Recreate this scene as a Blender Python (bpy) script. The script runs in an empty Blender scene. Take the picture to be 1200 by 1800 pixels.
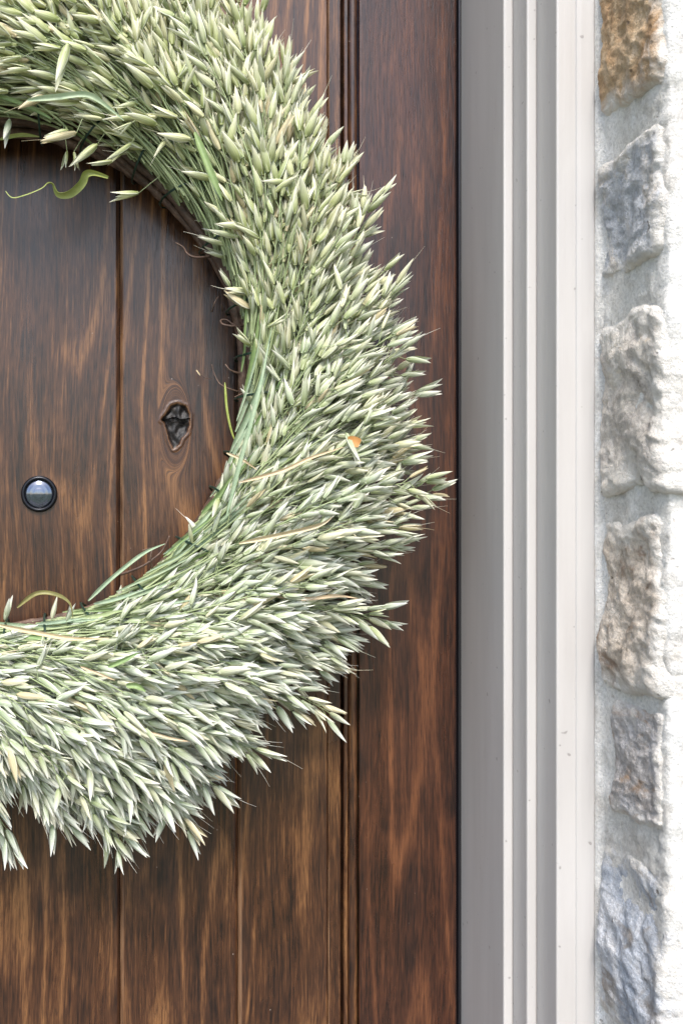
import bpy, bmesh, math, random
import numpy as np
from mathutils import Vector, Matrix, noise as mnoise

random.seed(7)
rng = np.random.default_rng(11)
scene = bpy.context.scene
COL = scene.collection
R = math.radians

# ------------------------------------------------------------------ camera
# World: door face on y = 0, camera on the -y side, z up.  X = 0 is straight ahead of the lens.
D, FPX, VX, VY, CZ = 0.90, 1800.0, 200.0, 900.0, 1.50
cam_d = bpy.data.cameras.new('camera')
cam_d.sensor_fit = 'HORIZONTAL'
cam_d.sensor_width = 24.0
cam_d.lens = 24.0 * FPX / 1200.0
cam_d.shift_x = (600.0 - VX) / 1200.0
cam_d.shift_y = (VY - 900.0) / 1200.0
cam_d.clip_start = 0.01
cam_d.clip_end = 2000.0
cam_d.dof.use_dof = True
cam_d.dof.focus_distance = 0.83
cam_d.dof.aperture_fstop = 9.0
cam = bpy.data.objects.new('camera', cam_d)
COL.objects.link(cam)
cam.location = (0, -D, CZ)
cam.rotation_euler = (R(90), 0, 0)
scene.camera = cam

# ------------------------------------------------------------------ sky and sun
SUN_EL, SUN_AZ = 53.0, -7.0         # azimuth: degrees to the right (+) or left (-) of straight behind the camera
world = bpy.data.worlds.new('World')
scene.world = world
world.use_nodes = True
wn = world.node_tree.nodes
wl = world.node_tree.links
sky = wn.new('ShaderNodeTexSky')
sky.sky_type = 'NISHITA'
sky.sun_disc = False
sky.sun_elevation = R(SUN_EL)
sky.sun_rotation = R(180.0 - SUN_AZ)
sky.air_density = 1.0
sky.dust_density = 2.2
sky.ozone_density = 1.0
bg = wn['Background']
bg.inputs['Strength'].default_value = 0.112
wl.new(sky.outputs[0], bg.inputs[0])

sun_d = bpy.data.lights.new('sun', 'SUN')
sun_d.energy = 1.5
sun_d.angle = R(16)
sun_d.color = (1.0, 0.965, 0.92)
sun = bpy.data.objects.new('sun', sun_d)
COL.objects.link(sun)
sd = Vector((math.sin(R(SUN_AZ)) * math.cos(R(SUN_EL)), -math.cos(R(SUN_AZ)) * math.cos(R(SUN_EL)), math.sin(R(SUN_EL))))
sun.location = sd * 8
sun.rotation_euler = sd.to_track_quat('Z', 'Y').to_euler()

vs = scene.view_settings
vs.view_transform = 'Standard'
vs.look = 'None'
vs.gamma = 1.0
vs.exposure = 1.62
vs.use_curve_mapping = False
cy = scene.cycles
cy.use_denoising = True
cy.denoising_prefilter = 'NONE'
cy.max_bounces = 6
cy.diffuse_bounces = 3
cy.glossy_bounces = 2
cy.transmission_bounces = 2
cy.transparent_max_bounces = 4

# ------------------------------------------------------------------ helpers
def at(px, py, y):
    """The point at depth y that shows at photo pixel (px, py)."""
    k = (D + y) / FPX
    return Vector(((px - VX) * k, y, CZ + (VY - py) * k))

def dx(px):
    return (px - VX) / 2000.0

def link_mesh(name, me, mat=None, parent=None):
    o = bpy.data.objects.new(name, me)
    COL.objects.link(o)
    if mat is not None and len(me.materials) == 0:
        me.materials.append(mat)
    if parent is not None:
        o.parent = parent
    return o

def smooth(me):
    me.polygons.foreach_set('use_smooth', [True] * len(me.polygons))

def mesh_py(name, verts, faces, mat=None, parent=None, sm=False):
    me = bpy.data.meshes.new(name)
    me.from_pydata(verts, [], faces)
    me.update()
    if sm:
        smooth(me)
    return link_mesh(name, me, mat, parent)

def empty(name, loc=(0, 0, 0)):
    o = bpy.data.objects.new(name, None)
    COL.objects.link(o)
    o.location = loc
    o.empty_display_size = 0.05
    return o

def tag(o, label=None, cat=None, group=None, kind=None):
    for k, v in (('label', label), ('category', cat), ('group', group), ('kind', kind)):
        if v:
            o[k] = v
    return o

def box_verts(x0, x1, y0, y1, z0, z1):
    v = [(x0, y0, z0), (x1, y0, z0), (x1, y1, z0), (x0, y1, z0), (x0, y0, z1), (x1, y0, z1), (x1, y1, z1), (x0, y1, z1)]
    f = [(0, 3, 2, 1), (4, 5, 6, 7), (0, 1, 5, 4), (1, 2, 6, 5), (2, 3, 7, 6), (3, 0, 4, 7)]
    return v, f

def bevel_box(name, x0, x1, y0, y1, z0, z1, b, mat, parent, seg=2):
    v, f = box_verts(min(x0, x1), max(x0, x1), min(y0, y1), max(y0, y1), z0, z1)
    bm = bmesh.new()
    bv = [bm.verts.new(p) for p in v]
    for q in f:
        bm.faces.new([bv[i] for i in q])
    if b:
        bmesh.ops.bevel(bm, geom=bm.edges[:], offset=b, segments=seg, profile=0.5, affect='EDGES')
    bm.normal_update()
    me = bpy.data.meshes.new(name)
    bm.to_mesh(me)
    bm.free()
    return link_mesh(name, me, mat, parent)

def tube_mesh(pts, rad, sides=8, caps=True, jitter=0.0, seed=0):
    """Verts and faces of a tube along pts; rad may be a list."""
    n = len(pts)
    if not hasattr(rad, '__len__'):
        rad = [rad] * n
    V, F = [], []
    pv = None
    for i, p in enumerate(pts):
        t = (pts[min(i + 1, n - 1)] - pts[max(i - 1, 0)])
        if t.length < 1e-9:
            t = Vector((0, 0, 1))
        t.normalize()
        if pv is None:
            a = Vector((0, 1, 0)) if abs(t.y) < 0.9 else Vector((1, 0, 0))
        else:
            a = pv
        u = (a - t * a.dot(t)).normalized()
        pv = u
        w = t.cross(u)
        for k in range(sides):
            an = 2 * math.pi * k / sides
            r = rad[i]
            if jitter:
                r *= 1 + jitter * mnoise.noise(p * 160 + Vector((math.cos(an), math.sin(an), seed)) * 1.3)
            V.append(p + u * (math.cos(an) * r) + w * (math.sin(an) * r))
    for i in range(n - 1):
        for k in range(sides):
            a, b = i * sides + k, i * sides + (k + 1) % sides
            F.append((a, b, b + sides, a + sides))
    if caps:
        F.append(tuple(range(sides - 1, -1, -1)))
        F.append(tuple(range((n - 1) * sides, n * sides)))
    return V, F

def spline(pts, per=6):
    """Catmull-Rom through pts."""
    P = [Vector(p) for p in pts]
    out = []
    for i in range(len(P) - 1):
        p0, p1, p2, p3 = P[max(i - 1, 0)], P[i], P[i + 1], P[min(i + 2, len(P) - 1)]
        for k in range(per):
            t = k / per
            out.append(0.5 * ((2 * p1) + (p2 - p0) * t + (2 * p0 - 5 * p1 + 4 * p2 - p3) * t * t + (3 * p1 - p0 - 3 * p2 + p3) * t ** 3))
    out.append(P[-1])
    return out

# ------------------------------------------------------------------ material helpers
class Mat:
    def __init__(self, name):
        self.m = bpy.data.materials.new(name)
        self.m.use_nodes = True
        self.t = self.m.node_tree
        self.b = self.t.nodes['Principled BSDF']
        self.out = self.t.nodes['Material Output']

    def set(self, sock, v):
        if isinstance(v, bpy.types.NodeSocket):
            self.t.links.new(v, sock)
        elif v is not None:
            sock.default_value = v

    def node(self, kind, ins=None, out=0, **kw):
        n = self.t.nodes.new(kind)
        for k, v in kw.items():
            setattr(n, k, v)
        for k, v in (ins or {}).items():
            self.set(n.inputs[k], v)
        return n.outputs[out]

    def math(self, op, a, b=None, c=None, clamp=False):
        n = self.t.nodes.new('ShaderNodeMath')
        n.operation = op
        n.use_clamp = clamp
        for i, v in enumerate((a, b, c)):
            if v is not None:
                self.set(n.inputs[i], v)
        return n.outputs[0]

    def vmath(self, op, a, b=None):
        n = self.t.nodes.new('ShaderNodeVectorMath')
        n.operation = op
        self.set(n.inputs[0], a)
        if b is not None:
            self.set(n.inputs[1], b)
        return n.outputs['Value'] if op in ('LENGTH', 'DOT_PRODUCT', 'DISTANCE') else n.outputs[0]

    def noise(self, vec, scale, detail=3.0, rough=0.55, dist=0.0, out=0):
        return self.node('ShaderNodeTexNoise', {'Vector': vec, 'Scale': scale, 'Detail': detail, 'Roughness': rough, 'Distortion': dist}, out)

    def ramp(self, fac, stops, interp='LINEAR'):
        n = self.t.nodes.new('ShaderNodeValToRGB')
        n.color_ramp.interpolation = interp
        e = n.color_ramp.elements
        while len(e) < len(stops):
            e.new(0.5)
        for i, (p, c) in enumerate(stops):
            e[i].position = p
            e[i].color = (c, c, c, 1) if not hasattr(c, '__len__') else (*c, 1)
        self.set(n.inputs[0], fac)
        return n.outputs[0]

    def mix(self, fac, a, b, blend='MIX'):
        n = self.t.nodes.new('ShaderNodeMix')
        n.data_type = 'RGBA'
        n.blend_type = blend
        n.clamp_factor = True
        self.set(n.inputs[0], fac)
        for i, v in ((6, a), (7, b)):
            if isinstance(v, (tuple, list)) and len(v) == 3:
                v = (*v, 1)
            self.set(n.inputs[i], v)
        return n.outputs[2]

    def pos(self):
        return self.node('ShaderNodeNewGeometry', out=0)

    def bump(self, h, strength, dist=0.001, normal=None):
        n = self.t.nodes.new('ShaderNodeBump')
        n.inputs['Strength'].default_value = strength
        n.inputs['Distance'].default_value = dist
        self.set(n.inputs['Height'], h)
        if normal is not None:
            self.set(n.inputs['Normal'], normal)
        return n.outputs[0]

    def fin(self, color=None, rough=None, normal=None, **kw):
        if color is not None:
            self.set(self.b.inputs['Base Color'], (*color, 1) if isinstance(color, tuple) and len(color) == 3 else color)
        if rough is not None:
            self.set(self.b.inputs['Roughness'], rough)
        if normal is not None:
            self.set(self.b.inputs['Normal'], normal)
        for k, v in kw.items():
            self.set(self.b.inputs[k], v)
        return self.m

def wood_material(name, dark, mid, light, knot=None, hue=0.0):
    M = Mat(name)
    p = M.pos()
    rnd = M.node('ShaderNodeObjectInfo', out='Random')
    off = M.node('ShaderNodeCombineXYZ', {0: M.math('MULTIPLY', rnd, 5.3), 1: M.math('MULTIPLY', rnd, 2.1), 2: M.math('MULTIPLY', rnd, 9.7)})
    q = M.vmath('ADD', p, off)
    lowx = M.noise(M.vmath('MULTIPLY', q, (3.0, 1.0, 2.2)), 1.0, 2.0)
    sx = M.node('ShaderNodeSeparateXYZ', {0: q}, 0)
    sxz = M.node('ShaderNodeSeparateXYZ', {0: q}, 2)
    wx = M.math('ADD', sx, M.math('MULTIPLY', M.math('SUBTRACT', lowx, 0.5), 0.035))
    kmask = None
    if knot is not None:
        # grain flows round the knot: push the grain coordinate away from its centre line
        kx, kz = knot
        px = M.node('ShaderNodeSeparateXYZ', {0: p}, 0)
        pz = M.node('ShaderNodeSeparateXYZ', {0: p}, 2)
        ddx = M.math('SUBTRACT', px, kx)
        ddz = M.math('MULTIPLY', M.math('SUBTRACT', pz, kz), 0.36)
        rr = M.math('SQRT', M.math('ADD', M.math('MULTIPLY', ddx, ddx), M.math('MULTIPLY', ddz, ddz)))
        kmask = M.math('POWER', 2.718, M.math('MULTIPLY', M.math('MULTIPLY', rr, rr), -1 / (0.0062 ** 2)))
        wob = M.noise(M.vmath('MULTIPLY', p, (26, 1, 16)), 1.0, 2.0)
        ring = M.math('ADD', M.math('MULTIPLY', rr, 1.1), M.math('MULTIPLY', wob, 0.055))
        inv = M.math('SUBTRACT', 1.0, kmask)
        wx = M.math('ADD', M.math('MULTIPLY', wx, inv), M.math('MULTIPLY', M.math('ADD', ring, 0.3), kmask))
    g = M.node('ShaderNodeCombineXYZ', {0: wx, 1: 0.0, 2: sxz})
    # cathedral figure: contour lines of a field stretched along the grain
    field = M.noise(M.vmath('MULTIPLY', g, (11.0, 1, 0.75)), 1.0, 1.5, 0.45)
    lines = M.math('SINE', M.math('MULTIPLY', field, 84.0))
    bands = M.math('POWER', M.math('MULTIPLY_ADD', lines, 0.5, 0.5), 6.0)
    if kmask is not None:
        bands = M.math('MULTIPLY', bands, M.math('MULTIPLY_ADD', kmask, -0.85, 1.0))
    amp = M.ramp(M.noise(M.vmath('MULTIPLY', g, (14, 1, 1.6)), 1.0, 2.0), [(0.34, 0.1), (0.55, 1.0)])
    bands = M.math('MULTIPLY', bands, amp)
    fib = M.noise(M.vmath('MULTIPLY', g, (640, 1, 34)), 1.0, 3.0, 0.6)
    fibs = M.ramp(fib, [(0.36, 0.0), (0.64, 1.0)])
    fib2 = M.noise(M.vmath('MULTIPLY', g, (210, 1, 9)), 1.0, 3.0, 0.6)
    pore = M.ramp(M.noise(M.vmath('MULTIPLY', g, (950, 1, 75)), 1.0, 2.0, 0.5), [(0.34, 1.0), (0.45, 0.0)])
    fib3 = M.noise(M.vmath('MULTIPLY', g, (70, 1, 2.4)), 1.0, 4.0, 0.65, 0.6)
    blot = M.noise(M.vmath('MULTIPLY', g, (15, 1, 5.0)), 1.0, 5.0, 0.66, 0.8)
    blot2 = M.ramp(M.noise(M.vmath('MULTIPLY', q, (8, 1, 7.0)), 1.0, 5.0, 0.66, 1.6), [(0.46, 0.0), (0.60, 1.0)])
    v = M.math('MULTIPLY_ADD', blot, 0.42, 0.115)
    v = M.math('MULTIPLY_ADD', M.math('SUBTRACT', fib2, 0.5), 0.50, v)
    v = M.math('MULTIPLY_ADD', M.math('SUBTRACT', fibs, 0.5), 0.20, v)
    v = M.math('MULTIPLY_ADD', M.math('SUBTRACT', fib3, 0.5), 0.26, v)
    v = M.math('MULTIPLY_ADD', bands, 0.21, v)
    v = M.math('MULTIPLY_ADD', blot2, -0.055, v)
    v = M.math('ADD', v, 0.09 + hue)
    if kmask is not None:
        v = M.math('MULTIPLY_ADD', kmask, 0.05, v)
    col = M.ramp(v, [(0.24, dark), (0.46, mid), (0.72, light)])
    col = M.mix(M.math('MULTIPLY', pore, 0.5), col, (0.012, 0.006, 0.004))
    if knot is not None:
        ka = M.node('ShaderNodeAttribute', attribute_name='knot', out='Fac')
        kc = M.ramp(M.noise(p, 190, 4.0, 0.7), [(0.40, (0.003, 0.002, 0.002)), (0.58, (0.008, 0.005, 0.004)), (0.74, (0.06, 0.04, 0.027))])
        col = M.mix(M.ramp(ka, [(0.25, 0.0), (0.6, 1.0)]), col, kc)
        rim = M.ramp(ka, [(0.02, 0.0), (0.14, 1.0), (0.34, 0.0)])
        col = M.mix(M.math('MULTIPLY', rim, 0.35), col, (0.30, 0.16, 0.07))
    lit_chamfer = M.node('ShaderNodeAttribute', attribute_name='lit_chamfer', out='Fac')  # light catching the left-facing groove slopes, painted in as tan
    lit_noise = M.ramp(M.noise(M.vmath('MULTIPLY', p, (200, 200, 22)), 1.0, 4.0), [(0.34, 0.15), (0.6, 1.0)])
    col = M.mix(M.math('MULTIPLY', lit_chamfer, lit_noise), col, (0.26, 0.15, 0.085))
    # dust specks and a few pale nicks in the finish
    speck = M.ramp(M.noise(p, 300, 1.0, 0.4), [(0.80, 0.0), (0.83, 1.0)])
    col = M.mix(M.math('MULTIPLY', speck, 0.5), col, (0.4, 0.33, 0.28))
    h = M.math('ADD', M.math('MULTIPLY', fib, 0.6), M.math('MULTIPLY', pore, -0.6))
    nrm = M.bump(h, 0.22, 0.0006)
    nrm = M.bump(M.noise(M.vmath('MULTIPLY', q, (10, 1, 3)), 1.0, 2.0), 0.25, 0.004, nrm)
    rough = M.ramp(M.noise(M.vmath('MULTIPLY', q, (30, 1, 6)), 1.0, 3.0), [(0.3, 0.24), (0.7, 0.36)])
    if knot is not None:
        rough = M.math('MAXIMUM', rough, M.ramp(ka, [(0.2, 0.0), (0.5, 0.55)]))
    return M.fin(col, rough, nrm, **{'Specular IOR Level': 0.58})

W_DARK, W_MID, W_LIGHT = (0.010, 0.0044, 0.0032), (0.062, 0.0245, 0.0105), (0.205, 0.095, 0.036)
KNOT = (dx(310), CZ + (VY - 748) / 2000.0)
m_wood = wood_material('stained_alder', W_DARK, W_MID, W_LIGHT)
m_knot = wood_material('stained_alder_knotty', W_DARK, W_MID, W_LIGHT, KNOT)
m_stile = wood_material('stained_alder_stile', (0.012, 0.0046, 0.0034), (0.058, 0.0205, 0.0100), (0.145, 0.055, 0.023), hue=-0.02)

def paint_material():
    M = Mat('greige_paint')
    p = M.pos()
    n = M.noise(M.vmath('MULTIPLY', p, (60, 60, 6)), 1.0, 4.0)
    col = M.ramp(n, [(0.3, (0.445, 0.425, 0.408)), (0.7, (0.495, 0.475, 0.457))])
    spots = M.ramp(M.noise(p, 190, 1.0, 0.3), [(0.765, 0.0), (0.80, 1.0)])
    col = M.mix(M.math('MULTIPLY', spots, 0.55), col, (0.16, 0.14, 0.13))
    grime = M.ramp(M.noise(M.vmath('MULTIPLY', p, (30, 30, 9)), 1.0, 5.0, 0.7), [(0.60, 0.0), (0.80, 1.0)])
    col = M.mix(M.math('MULTIPLY', grime, 0.22), col, (0.30, 0.26, 0.23))
    brush = M.noise(M.vmath('MULTIPLY', p, (500, 500, 8)), 1.0, 3.0)
    return M.fin(col, 0.34, M.bump(brush, 0.18, 0.0008))
m_paint = paint_material()

def simple(name, col, rough, metallic=0.0, bump=None):
    M = Mat(name)
    nrm = None
    if bump:
        nrm = M.bump(M.noise(M.pos(), bump[0], 3.0), bump[1], bump[2])
    return M.fin(col, rough, nrm, Metallic=metallic)

m_rubber = simple('black_weatherstrip', (0.012, 0.011, 0.014), 0.34, 0, (90, 0.2, 0.001))
m_bronze = simple('black_bronze', (0.016, 0.017, 0.022), 0.30, 0.6, (300, 0.1, 0.0004))
m_steel = simple('barrel_steel', (0.55, 0.58, 0.62), 0.16, 1.0)
m_wire = simple('green_wire', (0.012, 0.035, 0.022), 0.4, 0.2)

def glass_material():
    M = Mat('peephole_glass')
    return M.fin((0.12, 0.14, 0.19), 0.08, None, **{'Metallic': 0.85, 'Coat Weight': 1.0, 'Coat Roughness': 0.02})
m_glass = glass_material()

def mortar_material():
    M = Mat('lime_mortar')
    p = M.pos()
    n = M.noise(p, 30, 6.0, 0.65)
    col = M.ramp(n, [(0.30, (0.50, 0.47, 0.43)), (0.48, (0.70, 0.68, 0.64)), (0.72, (0.80, 0.79, 0.77))])
    col = M.mix(0.35, col, M.ramp(M.noise(p, 420, 3.0, 0.7), [(0.38, 0.45), (0.56, 1.1)]), 'MULTIPLY')
    tan = M.ramp(M.noise(p, 22, 4.0, 0.7), [(0.60, 0.0), (0.74, 1.0)])
    col = M.mix(M.math('MULTIPLY', tan, 0.35), col, (0.55, 0.43, 0.30))
    pit = M.ramp(M.noise(p, 150, 2.0, 0.5), [(0.70, 0.0), (0.76, 1.0)])
    col = M.mix(M.math('MULTIPLY', pit, 0.6), col, (0.22, 0.19, 0.16))
    h = M.math('ADD', M.math('MULTIPLY_ADD', M.noise(p, 520, 4.0, 0.75), 0.9, M.noise(p, 120, 6.0, 0.75)), M.math('MULTIPLY', pit, -0.4))
    return M.fin(col, 0.92, M.bump(h, 0.6, 0.004))
m_mortar = mortar_material()

def stone_material(name, stops, stripe=(1, 1, 1), scale=24, smear=0.35, vein=None):
    """Limestone with its own colours and lime mortar smeared over part of it."""
    M = Mat(name)
    p = M.pos()
    q = M.vmath('MULTIPLY', p, stripe)
    n = M.noise(q, scale, 6.0, 0.68, 0.6)
    col = M.ramp(n, stops)
    fine = M.noise(p, 330, 4.0, 0.75)
    col = M.mix(0.45, col, M.ramp(fine, [(0.36, 0.45), (0.58, 1.25)]), 'MULTIPLY')
    if vein:
        vn = M.noise(M.vmath('MULTIPLY', p, (30, 30, 46)), 1.0, 4.0, 0.6, 1.0)
        vm = M.ramp(vn, [(0.56, 0.0), (0.66, 1.0)])
        col = M.mix(M.math('MULTIPLY', vm, 0.7), col, vein)
    edge = M.node('ShaderNodeAttribute', attribute_name='edge', out='Fac')
    sm_n = M.noise(M.vmath('MULTIPLY', p, (42, 42, 34)), 1.0, 7.0, 0.74, 0.9)
    sm_n = M.math('ADD', sm_n, M.ramp(edge, [(0.55, 0.0), (1.0, 0.30)]))
    smask = M.ramp(sm_n, [(0.64 - 0.22 * smear, 0.0), (0.92 - 0.22 * smear, 1.0)])
    wash = M.mix(M.noise(p, 60, 5.0), (0.64, 0.60, 0.54), (0.80, 0.77, 0.72))
    col = M.mix(smask, col, wash)
    pit = M.ramp(M.noise(p, 120, 2.0, 0.5), [(0.72, 0.0), (0.77, 1.0)])
    col = M.mix(M.math('MULTIPLY', pit, 0.75), col, (0.05, 0.04, 0.035))
    h = M.math('ADD', M.math('MULTIPLY_ADD', M.noise(p, 420, 4.0, 0.7), 0.45, M.noise(p, 85, 7.0, 0.75)), M.math('MULTIPLY', pit, -0.5))
    return M.fin(col, 0.88, M.bump(h, 0.9, 0.005))

# ------------------------------------------------------------------ ground and porch floor
def ground_material():
    M = Mat('lawn')
    p = M.pos()
    n = M.noise(p, 3.0, 6.0, 0.7)
    return M.fin(M.ramp(n, [(0.3, (0.05, 0.075, 0.03)), (0.7, (0.10, 0.12, 0.05))]), 0.9, M.bump(M.noise(p, 60, 4), 0.5, 0.02))
def floor_material():
    M = Mat('porch_concrete')
    p = M.pos()
    n = M.noise(p, 7.0, 6.0, 0.7)
    return M.fin(M.ramp(n, [(0.3, (0.11, 0.10, 0.09)), (0.7, (0.17, 0.155, 0.14))]), 0.75, M.bump(M.noise(p, 120, 4), 0.3, 0.002))
g = mesh_py('ground', [(-600, -600, -0.15), (600, -600, -0.15), (600, 600, -0.15), (-600, 600, -0.15)], [(0, 1, 2, 3)], ground_material())
tag(g, 'green lawn in front of the porch', kind='structure')
pf = bevel_box('porch_floor', -2.6, 2.6, -2.4, 0.12, -0.149, 0.0, 0.008, floor_material(), None)
tag(pf, 'pale concrete porch floor at the door', kind='structure')

# ------------------------------------------------------------------ door
XC = dx(-10)                       # middle of the door leaf
door = empty('wooden_door', (XC, 0, 0.02))
tag(door, 'dark brown stained plank door with beaded panel behind the wreath', 'door')
DL = Vector((XC, 0, 0.02))

def to_local(o, origin):
    """Move mesh data so that a child of an Empty at `origin` stands where it was built."""
    o.data.transform(Matrix.Translation(-origin))
    return o

PZ0, PZ1 = 0.30, 2.30              # plank panel runs between the rails
PY = 0.0065                        # panel face lies behind the stile face
KN = [(286, 736), (297, 722), (302, 713), (313, 709), (326, 714), (333, 728), (332, 746), (329, 758), (320, 768), (314, 780), (306, 786), (299, 772), (295, 756), (291, 742)]

def inside(px, py):
    """Signed pixel distance to the knot outline, positive inside."""
    n, c, dmin = len(KN), False, 1e9
    for i in range(n):
        (x1, y1), (x2, y2) = KN[i], KN[(i + 1) % n]
        if (y1 > py) != (y2 > py) and px < (x2 - x1) * (py - y1) / (y2 - y1) + x1:
            c = not c
        L = (x2 - x1) ** 2 + (y2 - y1) ** 2
        t = max(0, min(1, ((px - x1) * (x2 - x1) + (py - y1) * (y2 - y1)) / L))
        dmin = min(dmin, math.hypot(px - x1 - t * (x2 - x1), py - y1 - t * (y2 - y1)))
    return dmin if c else -dmin

def plank(p0, p1, mat, y=PY, chamfer=0.0032, dl=None, dr=None, knot=False, lift=0.0):
    x0, x1 = dx(p0) + 0.0003, dx(p1) - 0.0003
    cl = chamfer if dl is None else dl
    cr = chamfer if dr is None else dr
    xs = [(x0, y + 0.012), (x0, y + cl * 1.15), (x0 + cl * 0.75, y + cl * 0.22), (x0 + cl * 1.15, y)]
    xe = [(x1 - cr * 1.15, y), (x1 - cr * 0.75, y + cr * 0.22), (x1, y + cr * 1.15), (x1, y + 0.012)]
    zs = [PZ0, PZ1]
    mids = []
    if knot:
        wx0, wx1 = dx(268), dx(352)
        mids = [(wx0 + (wx1 - wx0) * i / 46, y) for i in range(47)]
        wz0, wz1 = CZ + (VY - 806) / 2000, CZ + (VY - 690) / 2000
        zs = [PZ0] + [wz0 + (wz1 - wz0) * i / 62 for i in range(63)] + [PZ1]
    prof = xs + mids + xe
    n = len(prof)
    V, F, K, LIT = [], [], [], []
    for z in zs:
        for (x, yy) in prof:
            k = 0.0
            if knot and PZ0 < z < PZ1 and dx(266) < x < dx(354):
                ppx, ppy = x * 2000 + VX, VY - (z - CZ) * 2000
                w = mnoise.noise(Vector((ppx * 0.12, ppy * 0.12, 3))) * 1.3
                s = inside(ppx, ppy) + w
                k = max(0.0, min(1.0, (s + 4) / 8))
                if s > -2:
                    crack = 0.6 if abs(ppy - 738 - 2 * math.sin(ppx * 0.2)) < 3.5 else 0.0
                    yy += 0.0042 * min(1, (s + 2) / 5) * (0.55 + 0.8 * mnoise.noise(Vector((ppx * 0.1, ppy * 0.07, 9)))) + 0.004 * crack
                elif s > -9:
                    yy -= 0.0005 * (1 - abs(s + 5) / 4)
            V.append((x, yy, z))
            K.append(k)
            LIT.append(0.75 if x == xs[2][0] or x == xs[1][0] else 0.0)  # left chamfers only: their lit look is put into the colour
    for j in range(len(zs) - 1):
        for i in range(n - 1):
            a = j * n + i
            F.append((a, a + 1, a + 1 + n, a + n))
    o = mesh_py('plank', V, F, mat, door)
    a = o.data.attributes.new('lit_chamfer', 'FLOAT', 'POINT')
    a.data.foreach_set('value', LIT)
    if knot:
        a = o.data.attributes.new('knot', 'FLOAT', 'POINT')
        a.data.foreach_set('value', K)
    return to_local(o, DL)

bounds = [-623, -599, -440, -231, -14, 211, 420, 579, 603]
for i in range(len(bounds) - 1):
    a, b = bounds[i], bounds[i + 1]
    edge = (i in (0, 7))
    k = (a == 211)
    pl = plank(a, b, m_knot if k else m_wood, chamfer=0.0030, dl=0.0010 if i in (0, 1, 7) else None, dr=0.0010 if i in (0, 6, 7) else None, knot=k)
    if k:
        tag(pl, 'plank with a dark open knot beside the peephole plank')
backer = to_local(bevel_box('backing_board', dx(-628), dx(608), PY + 0.0085, 0.036, PZ0 - 0.01, PZ1 + 0.01, 0, simple('dark_core', (0.014, 0.008, 0.006), 0.7), door), DL)

def mirror_x(x, s):
    return x if s > 0 else 2 * XC - x

def extrude_profile(name, prof, z0, z1, mat, parent, s=1, sm=False, nz=1):
    """Vertical moulding: profile points (x, y) swept from z0 to z1; s = -1 mirrors about the door's middle."""
    P = [(mirror_x(x, s), y) for x, y in prof]
    n = len(P)
    V, F = [], []
    for j in range(nz + 1):
        z = z0 + (z1 - z0) * j / nz
        V += [(x, y, z) for x, y in P]
    for j in range(nz):
        for i in range(n):
            a, b = j * n + i, j * n + (i + 1) % n
            F.append((a, b, b + n, a + n) if s > 0 else (a, a + n, b + n, b))
    F.append(tuple(range(n - 1, -1, -1)) if s > 0 else tuple(range(n)))
    F.append(tuple(range(nz * n, nz * n + n)) if s > 0 else tuple(range(nz * n + n - 1, nz * n - 1, -1)))
    return mesh_py(name, V, F, mat, parent, sm)

def arc(cx, cy, r, a0, a1, n):
    return [(cx + r * math.cos(R(a0 + (a1 - a0) * i / n)), cy + r * math.sin(R(a0 + (a1 - a0) * i / n))) for i in range(n + 1)]

for s in (1, -1):
    fil = [(dx(605.2), 0.014), (dx(605.2), 0.0036), (dx(606.4), 0.0026), (dx(611.4), 0.0024), (dx(613), 0.0036), (dx(613), 0.014)]
    to_local(extrude_profile('fillet', fil, PZ0 + 0.002, PZ1 - 0.002, m_wood, door, s), DL)
    bead = [(dx(613.2), 0.014)] + arc(dx(621.2), 0.0042, 0.0040, 180, 360, 12) + [(dx(629.2), 0.014)]
    to_local(extrude_profile('bead', bead, PZ0 + 0.002, PZ1 - 0.002, m_wood, door, s), DL)
    st = [(dx(631), 0.040), (dx(631), 0.0016), (dx(632.2), 0.0004), (dx(635), 0.0)] + [(dx(799), 0.0), (dx(801.4), 0.0006), (dx(803), 0.0025), (dx(803), 0.040)]
    to_local(extrude_profile('stile', st, 0.02, 2.42, m_stile, door, s), DL)
for z0, z1 in ((0.02, PZ0 - 0.003), (PZ1 + 0.003, 2.42)):
    to_local(bevel_box('rail', dx(632) - 0.0005, 2 * XC - dx(632) + 0.0005, 0.0, 0.040, z0, z1, 0.0012, m_stile, door), DL)

# peephole on the plank left of the knot
pc = Vector((dx(68), PY, CZ + (VY - 868) / 2000))
def lathe(name, prof, seg, mat, parent, sm=True):
    V, F = [], []
    n = len(prof)
    for k in range(seg):
        a = 2 * math.pi * k / seg
        V += [(r * math.cos(a), y, r * math.sin(a)) for r, y in prof]
    for k in range(seg):
        for i in range(n - 1):
            a, b = k * n + i, ((k + 1) % seg) * n + i
            F.append((a, a + 1, b + 1, b))
    o = mesh_py(name, V, F, mat, parent, sm)
    return o
peep = lathe('peephole', [(0.0162, 0.0), (0.0162, -0.0012), (0.0157, -0.0024), (0.0148, -0.0032), (0.0138, -0.0034), (0.0130, -0.0028), (0.0126, -0.001), (0.0126, 0.004)], 48, m_bronze, door)
peep.location = pc - DL
tag(peep, 'round dark metal door viewer with glass lens')
dome = [(0.0125 * math.sin(t * math.pi / 2) + 1e-5, -0.0046 * math.cos(t * math.pi / 2) - 0.0003) for t in [i / 12 for i in range(13)]]
dome[4] = (dome[4][0], dome[4][1] + 0.0005)
dome[7] = (dome[7][0], dome[7][1] + 0.0004)
lathe('lens', dome, 40, m_glass, peep)

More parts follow.
